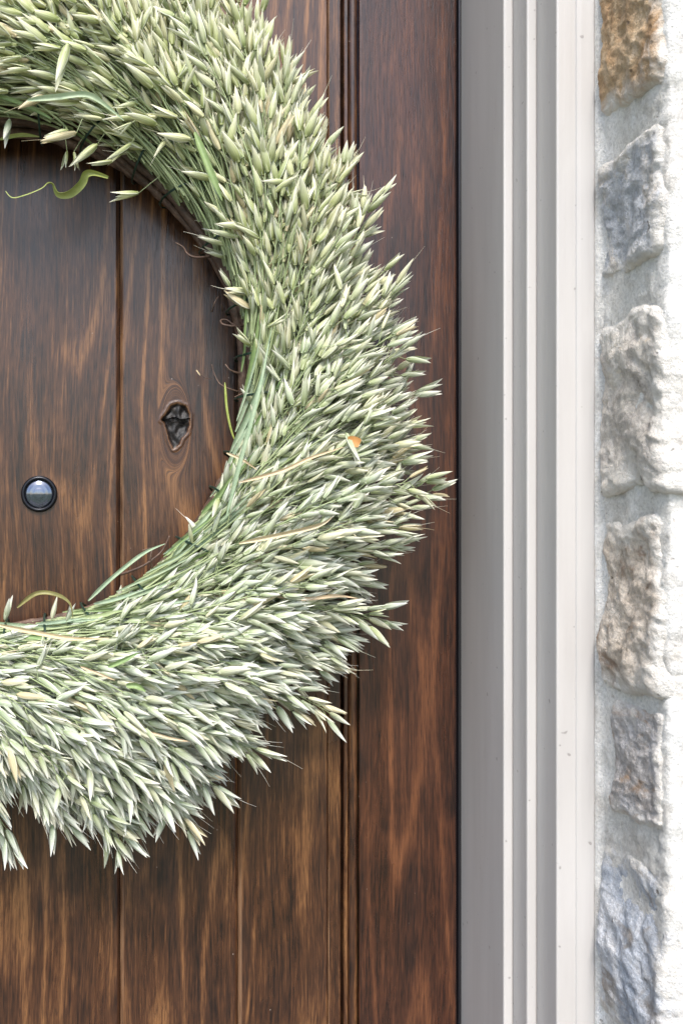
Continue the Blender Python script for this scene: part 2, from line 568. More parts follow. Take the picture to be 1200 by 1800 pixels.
# ------------------------------------------------------------------ door frame
frame = empty('door_frame', (XC, -0.05, 0.0))
tag(frame, 'greige painted stepped door frame between wooden door and stone wall', 'door frame')
FL = Vector((XC, -0.05, 0.0))
X1, Y1 = dx(812), -0.0959
X2, Y2 = 702 * (D + Y1) / FPX, -0.1225
X3, Y3 = 744 * (D + Y2) / FPX, -0.1565
X4 = 845 * (D + Y3) / FPX
XB = 812 * (D + Y3) / FPX
ZT = 2.46
for s in (1, -1):
    e = 0.0013
    jam = [(X1, 0.06), (X1, Y1 + e), (X1 + e * 0.3, Y1 + e * 0.3), (X1 + e, Y1), (X2 - 0.0014, Y1), (X2 - 0.0010, Y1 + 0.0014), (X2 - 0.0002, Y1 + 0.0014), (X2 - 0.0002, 0.06)]
    to_local(extrude_profile('jamb', jam, 0.0, ZT, m_paint, frame, s), FL)
    inn = [(X2, 0.02), (X2, Y1 - 0.001), (X2, Y2 + e), (X2 + e * 0.3, Y2 + e * 0.3), (X2 + e, Y2), (X3 - 0.0014, Y2), (X3 - 0.0010, Y2 + 0.0014), (X3 - 0.0002, Y2 + 0.0014), (X3 - 0.0002, 0.02)]
    to_local(extrude_profile('inner_moulding', inn, 0.0, ZT + 0.01, m_paint, frame, s), FL)
    outp = [(X3, 0.0), (X3, Y3 + e), (X3 + e * 0.3, Y3 + e * 0.3), (X3 + e, Y3), (XB - 0.0006, Y3), (XB + 0.0002, Y3 - 0.0011), (XB + 0.003, Y3 - 0.0016), (X4 - 0.002, Y3 - 0.0026), (X4, Y3 - 0.0010), (X4, 0.0)]
    to_local(extrude_profile('outer_moulding', outp, 0.0, ZT + 0.02, m_paint, frame, s), FL)
    ws = [(dx(804.2), 0.05), (dx(804.2), 0.006), (dx(806.0), 0.0052)] + arc(dx(809), 0.0025, 0.0013, 190, 350, 6) + [(dx(811.7), 0.0052), (dx(811.7), 0.05)]
    to_local(extrude_profile('weatherstrip', ws, 0.0, 2.43, m_rubber, frame, s), FL)
xl, xr = mirror_x(X1, -1), X1
to_local(bevel_box('head_jamb', xl, xr, Y1, 0.06, 2.428, ZT - 0.001, 0.0012, m_paint, frame), FL)
to_local(bevel_box('head_moulding', mirror_x(X2, -1), X2, Y2, 0.02, ZT, ZT + 0.012, 0.0012, m_paint, frame), FL)
to_local(bevel_box('head_casing', mirror_x(X4, -1), X4, Y3, 0.0, ZT + 0.0205, ZT + 0.06, 0.0012, m_paint, frame), FL)
to_local(bevel_box('threshold', xl, xr, -0.12, 0.06, 0.0005, 0.0185, 0.002, m_bronze, frame), FL)

# ------------------------------------------------------------------ stone wall
YF = -0.249                         # front of the stonework
wall = empty('stone_wall', (X4 + 0.5, YF, 0.0))
tag(wall, 'rough limestone wall with smeared white mortar right of the door frame', 'wall')
wall_l = empty('stone_wall', (mirror_x(X4, -1) - 0.5, YF, 0.0))
tag(wall_l, 'rough limestone wall with white mortar at the hinge side, left of the door', 'wall')

def fbm(p, o=4, f=1.0):
    return mnoise.fractal(p * f, 0.9, 2.1, o)

def rough_block(name, x0, x1, y0, y1, z0, z1, amp, rnd, mat, parent, origin, n=(8, 8, 8), seed=0, taper=0.0, f=26.0, sm=True):
    """A rock: subdivided box with rounded, chipped edges and a broken surface."""
    cx, cy, cz = (x0 + x1) / 2, (y0 + y1) / 2, (z0 + z1) / 2
    hx, hy, hz = (x1 - x0) / 2, (y1 - y0) / 2, (z1 - z0) / 2
    idx, V, F, E = {}, [], [], []
    def vert(i, j, k):
        key = (i, j, k)
        if key in idx:
            return idx[key]
        u = Vector((2 * i / n[0] - 1, 2 * j / n[1] - 1, 2 * k / n[2] - 1))
        p = Vector((u.x * hx, u.y * hy, u.z * hz))
        # rounded box
        q = Vector((max(-hx + rnd, min(hx - rnd, p.x)), max(-hy + rnd, min(hy - rnd, p.y)), max(-hz + rnd, min(hz - rnd, p.z))))
        d = p - q
        nrm = d.normalized() if d.length > 1e-9 else Vector((0, 0, 0))
        p = q + nrm * min(d.length, rnd)
        w = p + Vector((cx, cy, cz))
        sv = Vector((seed * 3.7, seed * 1.9, seed * 0.7))
        out = p.normalized() if nrm.length < 1e-6 else nrm
        a = fbm(w * f + sv, 5)
        b = mnoise.noise(w * 9 + sv)
        c = abs(fbm(w * f * 2.3 + sv * 2, 3))
        w += out * (amp * (0.75 * a + 0.40 * b - 0.55 * c))
        # uneven outline
        w.x += taper * amp * mnoise.noise(Vector((w.z * 14, seed, 1)))
        w.y += 1.6 * taper * amp * mnoise.noise(Vector((w.z * 22, seed, 5)))
        w.z += 1.4 * taper * amp * mnoise.noise(Vector((w.x * 16, w.y * 22, seed + 8)))
        idx[key] = len(V)
        V.append(w - origin)
        E.append(max(abs(u.z), -u.y))
        return idx[key]
    nx, ny, nz = n
    for i in range(nx):
        for j in range(ny):
            F.append((vert(i, j, 0), vert(i, j + 1, 0), vert(i + 1, j + 1, 0), vert(i + 1, j, 0)))
            F.append((vert(i, j, nz), vert(i + 1, j, nz), vert(i + 1, j + 1, nz), vert(i, j + 1, nz)))
    for i in range(nx):
        for k in range(nz):
            F.append((vert(i, 0, k), vert(i + 1, 0, k), vert(i + 1, 0, k + 1), vert(i, 0, k + 1)))
            F.append((vert(i, ny, k), vert(i, ny, k + 1), vert(i + 1, ny, k + 1), vert(i + 1, ny, k)))
    for j in range(ny):
        for k in range(nz):
            F.append((vert(0, j, k), vert(0, j, k + 1), vert(0, j + 1, k + 1), vert(0, j + 1, k)))
            F.append((vert(nx, j, k), vert(nx, j + 1, k), vert(nx, j + 1, k + 1), vert(nx, j, k + 1)))
    o = mesh_py(name, V, F, mat, parent, sm)
    at_ = o.data.attributes.new('edge', 'FLOAT', 'POINT')
    at_.data.foreach_set('value', E)
    return o

WLOC = Vector(wall.location)
WLOC_L = Vector(wall_l.location)
XW = X4 + 0.003                     # mortar face of the return beside the frame

def mortar_sheet(parent, origin, s):
    """One mass of mortar: return face beside the frame, rounded arris, front face; finely uneven."""
    xe = X4 + 1.6
    path = [(XW + 0.001, 0.05), (XW, -0.10), (X4 - 0.0008, -0.1545), (X4 - 0.0012, -0.1605), (X4, -0.1625)]
    path += [(XW, -0.165 - 0.0025 * i) for i in range(31)]
    path += [(XW + 0.004 - 0.004 * math.cos(R(a)), -0.2445 - 0.005 * math.sin(R(a))) for a in (20, 45, 70, 90)]
    path += [(XW + 0.006 + 0.004 * i, -0.2495) for i in range(30)]
    path += [(XW + 0.14 + 0.03 * i, -0.2495) for i in range(8)] + [(xe, -0.2495)]
    zs = [0.0, 0.3, 0.6, 0.85] + [0.95 + 0.003 * i for i in range(366)] + [2.1, 2.3, 2.6, 3.0]
    V, F = [], []
    n = len(path)
    for z in zs:
        for i, (x, y) in enumerate(path):
            a = path[max(i - 1, 0)]
            b = path[min(i + 1, n - 1)]
            nx, ny = (b[1] - a[1]), -(b[0] - a[0])
            L = math.hypot(nx, ny)
            nx, ny = nx / L, ny / L
            p = Vector((x, y, z))
            h = 0.0012 * fbm(p * 40, 5) + 0.0016 * mnoise.noise(p * 13) + 0.0013 * fbm(p * 190, 3)
            if y < -0.242:
                h += 0.0042 * mnoise.noise(Vector((x * 6, 3.0, z * 17))) + 0.0022 * mnoise.noise(Vector((x * 20, 7.0, z * 55)))
            if y > -0.163:
                h *= 0.3
            V.append(Vector((mirror_x(x + nx * h, s), y + ny * h, z)) - origin)
    for j in range(len(zs) - 1):
        for i in range(n - 1):
            a = j * n + i
            F.append((a, a + 1, a + 1 + n, a + n) if s < 0 else (a, a + n, a + 1 + n, a + 1))
    return mesh_py('mortar', V, F, m_mortar, parent, True)
mortar_sheet(wall, WLOC, 1)
mortar_sheet(wall_l, WLOC_L, -1)
# over the door
lint = bevel_box('stone_lintel', mirror_x(X4, -1) - 0.25, X4 + 0.25, -0.252, 0.04, ZT + 0.0605, ZT + 0.36, 0.006, m_mortar, None)
tag(lint, 'plain limestone lintel over the door frame', 'lintel')

def yd(px, x):
    """Depth at which the plane X = x shows at pixel column px."""
    return x * FPX / (px - VX) - D

def zz(py, y):
    return CZ + (VY - py) * (D + y) / FPX

rust = stone_material('tan_sandstone', [(0.30, (0.300, 0.165, 0.080)), (0.46, (0.470, 0.300, 0.160)), (0.62, (0.600, 0.450, 0.290)), (0.76, (0.70, 0.600, 0.480))], (1, 1, 0.6), 30, 0.3)
bluegrey = stone_material('bluegrey_limestone', [(0.32, (0.356, 0.376, 0.409)), (0.5, (0.528, 0.541, 0.568)), (0.62, (0.607, 0.541, 0.462)), (0.75, (0.792, 0.620, 0.422))], (1, 1, 0.5), 26, 0.5)
mottled = stone_material('mottled_limestone', [(0.30, (0.317, 0.277, 0.244)), (0.46, (0.554, 0.502, 0.449)), (0.6, (0.726, 0.660, 0.581)), (0.75, (0.766, 0.554, 0.343))], (1, 1, 1), 40, 0.74)
beige = stone_material('beige_limestone', [(0.32, (0.396, 0.330, 0.264)), (0.5, (0.620, 0.528, 0.436)), (0.7, (0.792, 0.713, 0.620))], (1, 1, 0.7), 26, 0.62, (0.20, 0.11, 0.06))
browngrey = stone_material('browngrey_limestone', [(0.32, (0.330, 0.290, 0.264)), (0.5, (0.475, 0.449, 0.436)), (0.68, (0.607, 0.594, 0.607))], (1, 1, 0.8), 30, 0.22, (0.36, 0.21, 0.10))
slate = stone_material('slateblue_limestone', [(0.30, (0.264, 0.304, 0.370)), (0.48, (0.475, 0.508, 0.568)), (0.64, (0.713, 0.713, 0.726)), (0.8, (0.607, 0.502, 0.383))], (1, 1, 0.7), 24, 0.30, (0.24, 0.19, 0.14))

# the stones of the return beside the frame: pixel rows, pixel columns, material
hero = [(-90, 186, 1047, 1160, rust, 'rust brown sandstone at the top of the return'),
        (244, 478, 1046, 1163, bluegrey, 'blue grey limestone below the rust brown one'),
        (540, 868, 1046, 1172, mottled, 'mottled grey and tan limestone'),
        (908, 1230, 1048, 1166, beige, 'beige limestone with a brown rusty patch'),
        (1236, 1452, 1066, 1164, browngrey, 'small brown and grey limestone set in wide mortar'),
        (1496, 1830, 1046, 1188, slate, 'blue grey limestone at the bottom of the return')]
for i, (r0, r1, c0, c1, mt, lb) in enumerate(hero):
    x = XW - 0.0050
    y0 = max(min(yd(c1, x), -0.236), -0.2475 if i not in (2, 5) else -0.2535)
    y1 = yd(c0, x) if c0 < 1060 else yd(c0, x)
    ym = (y0 + y1) / 2
    o = rough_block('stone', x, x + 0.16 + 0.05 * (i % 3), y0, y1, zz(r1, ym), zz(r0, ym), 0.0052, 0.010, mt, wall, WLOC, n=(14, 36, 100), seed=i + 1, taper=1.0)
    o['label'] = lb
# the rest of the face: ashlar courses
pool = [mottled, beige, bluegrey, slate, browngrey, beige]
for s, par, org in ((1, wall, WLOC), (-1, wall_l, WLOC_L)):
    z = 0.03
    row = 0
    while z < 2.8:
        h = random.uniform(0.09, 0.16)
        x = X4 + (0.30 if s > 0 else 0.012) + random.uniform(-0.03, 0.05) * (1 if s > 0 else 0.1)
        if s > 0 and (z + h < 1.0 or z > 2.06):
            x = X4 + 0.012
        while x < X4 + 1.3:
            w = random.uniform(0.13, 0.30)
            xa, xb = sorted((mirror_x(x, s), mirror_x(x + w, s)))
            rough_block('stone', xa, xb, -0.2535, -0.17, z, z + h, 0.005, 0.012, random.choice(pool), par, org, n=(7, 3, 5), seed=random.randint(10, 900), taper=1.0)
            x += w + random.uniform(0.018, 0.035)
        z += h + random.uniform(0.018, 0.03)
        row += 1

# ------------------------------------------------------------------ wreath
WC = Vector((-0.1003, 0.0, CZ + 0.1122))      # centre of the wreath on the door face
wreath = empty('oat_wreath', WC)
tag(wreath, 'round wreath of pale green oat heads on a grapevine ring, hung on the wooden door', 'wreath')

# ---- materials
def oat_material():
    M = Mat('oat_glume')
    at1 = M.node('ShaderNodeAttribute', attribute_name='gl', out='Vector')
    u = M.node('ShaderNodeSeparateXYZ', {0: at1}, 0)
    v = M.node('ShaderNodeSeparateXYZ', {0: at1}, 1)
    r = M.node('ShaderNodeSeparateXYZ', {0: at1}, 2)
    oi = M.t.nodes.new('ShaderNodeObjectInfo')
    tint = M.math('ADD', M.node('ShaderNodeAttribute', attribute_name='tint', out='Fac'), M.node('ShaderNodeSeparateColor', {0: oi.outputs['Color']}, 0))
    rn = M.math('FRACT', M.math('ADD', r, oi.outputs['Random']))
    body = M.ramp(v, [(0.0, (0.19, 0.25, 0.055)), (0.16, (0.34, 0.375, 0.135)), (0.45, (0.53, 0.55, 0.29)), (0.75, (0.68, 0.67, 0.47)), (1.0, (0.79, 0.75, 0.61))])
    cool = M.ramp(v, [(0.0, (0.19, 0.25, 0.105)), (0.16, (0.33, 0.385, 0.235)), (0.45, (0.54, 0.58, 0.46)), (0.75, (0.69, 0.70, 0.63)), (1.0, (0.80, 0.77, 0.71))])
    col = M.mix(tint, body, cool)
    # each glume a little greener, yellower or paler
    col = M.mix(M.ramp(rn, [(0.0, 0.55), (0.3, 0.0)]), col, M.mix(0.5, col, (0.27, 0.37, 0.12)))
    col = M.mix(M.ramp(rn, [(0.72, 0.0), (0.93, 0.55), (1.0, 0.85)]), col, (0.74, 0.67, 0.44))
    col = M.mix(M.ramp(rn, [(0.955, 0.0), (0.975, 0.55)]), col, (0.50, 0.37, 0.20))
    vein = M.math('POWER', M.math('MULTIPLY_ADD', M.math('COSINE', M.math('MULTIPLY', u, 21.0)), 0.5, 0.5), 2.0)
    vm = M.math('MULTIPLY', vein, M.ramp(v, [(0.0, 0.30), (0.6, 0.34), (0.95, 0.0)]))
    col = M.mix(vm, col, M.mix(0.7, col, (0.20, 0.29, 0.10)))
    edge = M.ramp(M.math('ABSOLUTE', u), [(0.72, 0.0), (1.0, 0.7)])
    col = M.mix(edge, col, (0.80, 0.80, 0.72))
    nrm = M.bump(vein, 0.25, 0.0004)
    m = M.fin(col, 0.46, nrm, **{'Specular IOR Level': 0.4})
    tr = M.t.nodes.new('ShaderNodeBsdfTranslucent')
    M.set(tr.inputs['Color'], M.mix(0.5, col, (0.62, 0.70, 0.30)))
    mx = M.t.nodes.new('ShaderNodeMixShader')
    mx.inputs[0].default_value = 0.20
    M.t.links.new(M.b.outputs[0], mx.inputs[1])
    M.t.links.new(tr.outputs[0], mx.inputs[2])
    M.t.links.new(mx.outputs[0], M.out.inputs[0])
    return m
m_oat = oat_material()

def blade_material(name, a, b, tipc=None):
    M = Mat(name)
    p = M.pos()
    n = M.noise(p, 130, 6.0, 0.7)
    col = M.ramp(n, [(0.32, a), (0.66, b)])
    rn = M.node('ShaderNodeObjectInfo', out='Random')
    col = M.mix(M.math('MULTIPLY', rn, 0.4), col, M.mix(0.5, col, (0.45, 0.48, 0.22)))
    m = M.fin(col, 0.45, M.bump(M.noise(p, 700, 2.0), 0.15, 0.0004))
    tr = M.t.nodes.new('ShaderNodeBsdfTranslucent')
    M.set(tr.inputs['Color'], col)
    mx = M.t.nodes.new('ShaderNodeMixShader')
    mx.inputs[0].default_value = 0.2
    M.t.links.new(M.b.outputs[0], mx.inputs[1])
    M.t.links.new(tr.outputs[0], mx.inputs[2])
    M.t.links.new(mx.outputs[0], M.out.inputs[0])
    return m
m_stalk = blade_material('oat_stalk_green', (0.28, 0.36, 0.16), (0.42, 0.48, 0.27))
m_leaf = blade_material('leaf_green', (0.17, 0.28, 0.10), (0.28, 0.38, 0.16))
m_leafb = blade_material('leaf_bluegreen', (0.25, 0.36, 0.24), (0.40, 0.48, 0.34))
m_leafy = blade_material('leaf_yellowgreen', (0.26, 0.32, 0.06), (0.38, 0.42, 0.12))
m_olive = blade_material('leaf_olive', (0.16, 0.15, 0.05), (0.27, 0.24, 0.09))
m_straw = blade_material('leaf_dry', (0.52, 0.38, 0.23), (0.68, 0.55, 0.38))
m_orange = blade_material('leaf_rust', (0.50, 0.20, 0.05), (0.62, 0.30, 0.10))

def vine_material():
    M = Mat('grapevine_bark')
    p = M.pos()
    n = M.noise(p, 120, 5.0, 0.7)
    n2 = M.noise(p, 26, 3.0)
    col = M.ramp(n, [(0.30, (0.030, 0.017, 0.011)), (0.55, (0.105, 0.063, 0.042)), (0.75, (0.24, 0.16, 0.115))])
    col = M.mix(M.ramp(n2, [(0.45, 0.0), (0.7, 0.6)]), col, (0.06, 0.028, 0.018))
    return M.fin(col, 0.62, M.bump(n, 0.6, 0.0015))
m_vine = vine_material()

def polar(r, th, y):
    """Wreath point in local space: r metres from the centre, th radians anticlockwise from the right."""
    return Vector((r * math.cos(th), y, r * math.sin(th)))

# ---- grapevine ring: strands wound round each other
RR = 0.2165
strands = [(0.0048, 0.0055, 2, 0.0), (0.0040, 0.0060, 3, 2.2), (0.0042, 0.0055, 2, 4.1), (0.0030, 0.0075, 3, 1.2), (0.0026, 0.0070, 4, 5.3)]
for i, (tr_, off, turns, ph) in enumerate(strands):
    pts, rad = [], []
    n = 220
    for k in range(n):
        th = 2 * math.pi * k / n
        a = turns * th + ph + 0.6 * math.sin(3 * th + i)
        w = 0.002 * mnoise.noise(Vector((math.cos(th) * 4, math.sin(th) * 4, i)))
        pts.append(polar(RR + off * math.cos(a) + w, th, -0.030 + off * math.sin(a) * 1.1))
        knob = max(0, 1 - abs(((th * 7 + i) % 2.0) - 1.0) * 9)
        rad.append(tr_ * (1 + 0.16 * mnoise.noise(Vector((th * 9, i, 0))) + 0.30 * knob))
    sides = 10
    V, F = tube_mesh(pts, rad, sides, caps=False, jitter=0.16, seed=i)
    for k in range(sides):
        a, b = (n - 1) * sides + k, (n - 1) * sides + (k + 1) % sides
        F.append((a, b, (k + 1) % sides, k))
    mesh_py('vine_strand', V, F, m_vine, wreath, True)

# tendrils and broken twig ends on the inner edge
tend = [([(432, 572), (410, 573), (392, 570), (388, 563), (398, 562), (410, 570), (424, 576)], 2.2, -0.045),
        ([(428, 690), (405, 684), (386, 674), (376, 655), (372, 640)], 1.6, -0.040),
        ([(440, 690), (425, 692), (412, 698)], 1.5, -0.046),
        ([(420, 656), (404, 650), (396, 640)], 2.0, -0.040),
        ([(370, 450), (345, 452), (330, 446), (322, 434), (308, 426)], 2.2, -0.047),
        ([(372, 548), (378, 530), (384, 520)], 1.8, -0.03),
        ([(392, 545), (389, 535)], 2.0, -0.03),
        ([(212, 1010), (240, 1000), (262, 988), (285, 968), (298, 942)], 2.6, -0.05),
        ([(268, 1000), (264, 985), (266, 965), (250, 968)], 2.4, -0.048),
        ([(350, 655), (362, 664), (372, 666)], 1.0, -0.004)]
for pts, w, y in tend:
    P = [at(px, py, y - 0.004 * math.sin(k * 1.3)) - WC for k, (px, py) in enumerate(pts)]
    P = spline(P, 5)
    rad = [w / 2000 * (1.0 - 0.55 * k / len(P)) for k in range(len(P))]
    V, F = tube_mesh(P, rad, 6)
    mesh_py('tendril', V, F, m_vine, wreath, True)

# ---- how far and which way the stalks run
def interp(x, xs, ys):
    return float(np.interp(x, xs, ys))

def r_out(thd):
    """Radius where the heads end, by angle in degrees."""
    return interp(thd, [-180, -120, -96, -91, -84, -74, -60, -40, -25, -12, 0, 15, 30, 46, 60, 75, 90, 130, 180],
                  [0.385, 0.375, 0.350, 0.346, 0.385, 0.412, 0.402, 0.388, 0.378, 0.368, 0.358, 0.352, 0.352, 0.362, 0.400, 0.405, 0.400, 0.39, 0.385])

def rel_angle(r, thd):
    a = interp(r, [0.20, 0.225, 0.255, 0.30, 0.36, 0.42], [84, 72, 54, 38, 17, 9])
    up = interp(thd, [-180, -30, 15, 50, 100, 150, 180], [0, 0, 3, 20, 22, 8, 0])
    return a + up * interp(r, [0.2, 0.27, 0.36], [0, 1, 1])

def height(r):
    """How far the front of the oats stands off the door."""
    return interp(r, [0.20, 0.225, 0.26, 0.30, 0.34, 0.38, 0.43], [0.052, 0.075, 0.098, 0.100, 0.086, 0.064, 0.046])

# ---- spikelet meshes: two boat-shaped glumes, a floret between them, sometimes an awn
def spikelet_variant(k):
    rr = random.Random(100 + k)
    V, F, G = [], [], []
    def glume(side, W, op, L, curl, twist):
        vs_ = [0.0, 0.10, 0.25, 0.42, 0.60, 0.78, 0.91, 1.0]
        us = [-1.0, -0.5, 0.0, 0.5, 1.0]
        base = len(V)
        for v in vs_:
            w = W * (max(0.0, math.sin(math.pi * min(1, v ** 0.72))) ** 0.80) * (1 - 0.25 * v) + 0.006 * (1 - v)
            o = op * v ** 1.7 + curl * v ** 4
            for u in us:
                a = u * R(84)
                x = side * (w * 0.86 * math.cos(a) + o - 0.012)
                y = w * math.sin(a) + twist * v * v
                V.append((x, y, v * L))
                G.append((u, v))
        m = len(us)
        for j in range(len(vs_) - 1):
            for i in range(m - 1):
                a = base + j * m + i
                q = (a, a + 1, a + 1 + m, a + m)
                F.append(q if side > 0 else q[::-1])
    W = rr.uniform(0.094, 0.128)
    op = rr.choice([0.03, 0.06, 0.09, 0.13, 0.18])
    glume(1, W, op, 1.0, rr.uniform(-0.02, 0.05), rr.uniform(-0.04, 0.04))
    glume(-1, W * rr.uniform(0.88, 1.0), op * rr.uniform(0.5, 1.1), rr.uniform(0.86, 0.98), rr.uniform(-0.02, 0.05), rr.uniform(-0.04, 0.04))
    # floret
    base = len(V)
    fl = rr.uniform(0.70, 0.86)
    tilt = rr.uniform(-0.05, 0.05)
    for v in (0.05, 0.25, 0.5, 0.78, 1.0):
        w = 0.085 * math.sin(math.pi * min(1, (0.08 + 0.92 * v) ** 0.8)) ** 0.8 + 0.002
        for i in range(5):
            a = 2 * math.pi * i / 5
            V.append((w * math.cos(a) + tilt * v, w * 0.8 * math.sin(a), v * fl))
            G.append((math.cos(a) * 0.6, 0.25 + 0.6 * v))
    for j in range(4):
        for i in range(5):
            a, b = base + j * 5 + i, base + j * 5 + (i + 1) % 5
            F.append((a, b, b + 5, a + 5))
    if k % 4 == 1:                       # awn
        base = len(V)
        bend = rr.uniform(0.05, 0.28) * rr.choice((-1, 1))
        for t in (0.0, 0.35, 0.7, 1.0):
            z = 0.55 + t * rr.uniform(0.75, 0.95)
            w = 0.011 * (1 - 0.75 * t)
            for i in range(3):
                a = 2 * math.pi * i / 3
                V.append((w * math.cos(a) + bend * t * t, w * math.sin(a) + 0.08 * t, z))
                G.append((0.0, 0.98))
        for j in range(3):
            for i in range(3):
                a, b = base + j * 3 + i, base + j * 3 + (i + 1) % 3
                F.append((a, b, b + 3, a + 3))
    return np.array(V), np.array(F), np.array(G)

NV = 14
variants = [spikelet_variant(k) for k in range(NV)]

# ---- stalks
stalks = []          # dict(points, tips...) in wreath-local space
spik = []            # (stalk, variant, base, direction, roll, size, tint)

def make_stalk(r_end, th_end, layer, first=0.225, jit=1.0, dens=1.0, sz=1.0, swing=None):
    """Run a stalk backwards from its tip to the ring and hang spikelets along its head."""
    r, th = r_end, th_end
    pts = []
    bias = swing if swing is not None else random.gauss(0, 5.0) * jit
    steps = 0
    wob = random.uniform(0, 6.28)
    while steps < 60:
        a = rel_angle(r, math.degrees(th)) + bias
        hd = th + R(a)
        yy = -(0.016 + layer * (height(r) - 0.016)) + 0.0015 * math.sin(wob + steps * 0.5)
        pts.append((polar(r, th, yy), hd))
        if r < (0.209 if th_end < 0.1 else 0.215):
            break
        x, z = r * math.cos(th) - 0.007 * math.cos(hd), r * math.sin(th) - 0.007 * math.sin(hd)
        r2, th2 = math.hypot(x, z), math.atan2(z, x)
        if r2 > r + 0.001:
            break
        r, th = r2, th2
        steps += 1
    pts.reverse()
    P = [p for p, h in pts]
    H = [h for p, h in pts]
    if len(P) < 4:
        return
    sid = len(stalks)
    thd = math.degrees(th_end)
    tint = max(0.0, min(1.0, interp(thd, [-180, -90, -20, 10, 45, 100, 180], [0.9, 0.95, 0.85, 0.55, 0.1, 0.0, 0.6]) + random.gauss(0, 0.2)))  # random per stalk, plus painted light: warm towards the top, cool towards the bottom
    sz *= interp(thd, [-180, -95, -60, -25, 20, 45, 80, 180], [1.1, 1.12, 1.06, 0.95, 0.98, 1.08, 1.18, 1.1])
    ped = []
    seg = 0.007
    tot = (len(P) - 1) * seg
    s = tot
    side = random.choice((-1, 1))
    head = min(tot * 0.80, random.uniform(0.11, 0.15))
    tipspk = True
    while s > tot - head and s > 0.012:
        i = min(int(s / seg), len(P) - 2)
        f = min(1.0, s / seg - i)
        p = P[i].lerp(P[i + 1], f)
        hd = H[i]
        sp = 0.0 if tipspk else side * abs(random.gauss(17, 10)) * (2.4 if random.random() < 0.06 else 1)
        el = random.gauss(3, 13) - (0 if tipspk else 3)
        size = random.triangular(0.0165, 0.0285, 0.0235) * sz * (0.93 if s < tot - 0.07 else 1.0)
        a1 = hd + R(sp * 1.4)
        if not tipspk:
            pl = random.uniform(0.004, 0.012)
            b = p + Vector((math.cos(a1) * pl, -random.uniform(-0.002, 0.004), math.sin(a1) * pl))
        else:
            b = p.copy()
        a2 = hd + R(sp)
        d = Vector((math.cos(a2) * math.cos(R(el)), -math.sin(R(el)), math.sin(a2) * math.cos(R(el))))
        if not tipspk:
            ped.append((p, b))
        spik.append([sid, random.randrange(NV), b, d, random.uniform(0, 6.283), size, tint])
        tipspk = False
        side = -side
        s -= random.uniform(0.0052, 0.0100) / dens
    stalks.append(dict(P=P, ped=ped, tint=tint, vis=0.0))

def px_polar(px, py, y):
    p = at(px, py, y) - WC
    return math.hypot(p.x, p.z), math.atan2(p.z, p.x)

# sprigs that stand out of the outline in the photograph (pixel of their tip)
sprigs = [(812, 874), (800, 850), (783, 682), (760, 745), (768, 775), (742, 590), (722, 505), (722, 455), (698, 325), (645, 262), (632, 330), (598, 215),
          (566, 170), (515, 92), (505, 150), (745, 975), (742, 935), (722, 985), (728, 1112), (700, 1110), (655, 1045), (628, 1130), (622, 1282), (618, 1200),
          (570, 1215), (478, 1360), (445, 1340), (408, 1422), (362, 1492), (340, 1460), (305, 1450), (243, 1532), (225, 1520), (180, 1480), (128, 1495), (100, 1462), (25, 1530), (60, 1420),
          (485, 30), (475, -10), (440, -40), (770, 900), (690, 1010), (560, 1280), (750, 640), (715, 560)]
TIP = 0.026
for (px, py) in sprigs:
    y = -random.uniform(0.045, 0.060)
    r, th = px_polar(px, py, y)
    lay = min(1.0, max(0.2, (-y - 0.016) / (height(r - 0.02) - 0.016)))
    make_stalk(r - TIP * 0.97, th - 0.012, lay, jit=0.3, dens=1.0)

# full outer layer, then shorter heads lying over it, in tied bunches
def bunch_angle(n_b, spread):
    b = random.randrange(n_b)
    return (b + 0.5) / n_b * 2 * math.pi + random.gauss(0, spread), b
visible = lambda t: -1.85 < math.atan2(math.sin(t), math.cos(t)) < 1.95
n_in = [0, 0]
while n_in[0] < 270:
    th, b = bunch_angle(30, 0.085)
    th = math.atan2(math.sin(th), math.cos(th))
    if not visible(th) and random.random() < 0.64:
        continue
    ro = r_out(math.degrees(th)) * (1 + 0.035 * mnoise.noise(Vector((th * 9, 2.0, 0.5))))
    make_stalk(ro - TIP - abs(random.gauss(0, 0.028)) + 0.006, th, random.uniform(0.10, 0.85))
    n_in[0] += 1
while n_in[1] < 470:
    th, b = bunch_angle(34, 0.075)
    th = math.atan2(math.sin(th), math.cos(th))
    if not visible(th) and random.random() < 0.64:
        continue
    ro = r_out(math.degrees(th))
    f = random.random() ** 0.9
    make_stalk(0.243 + f * (ro - TIP - 0.02 - 0.243), th, random.uniform(0.60, 1.02), dens=1.05)
    n_in[1] += 1

# a few single spikelets the photograph shows on the inner edge: pixel of base and of tip, depth
singles = [((17, 208), (6, 255), -0.060), ((122, 236), (72, 246), -0.075), ((120, 228), (78, 238), -0.072), ((135, 232), (70, 250), -0.078), ((118, 265), (112, 292), -0.06),
           ((130, 266), (137, 302), -0.06), ((172, 252), (122, 292), -0.066), ((200, 282), (152, 290), -0.066), ((245, 338), (190, 346), -0.056), ((232, 215), (208, 230), -0.105),
           ((420, 800), (412, 838), -0.07), ((385, 875), (372, 908), -0.08), ((338, 955), (332, 925), -0.075), ((405, 505), (385, 472), -0.06), ((8, 1090), (20, 1048), -0.09),
           ((120, 75), (96, 152), -0.112), ((608, 760), (630, 815), -0.105), ((470, 575), (500, 560), -0.1)]
for (a, b, y) in singles:
    A, B = at(*a, y) - WC, at(*b, y - 0.004) - WC
    d = B - A
    L = max(d.length, 0.018)
    best = min(range(len(stalks)), key=lambda k: min((q - A).length for q in stalks[k]['P'][::3]))
    q = min(stalks[best]['P'], key=lambda q: (q - A).length)
    if (q - A).length < 0.03:
        stalks[best]['ped'].append((q, A))
    spik.append([best, random.randrange(NV), A, d.normalized(), random.uniform(0, 6.28), L, stalks[best]['tint']])

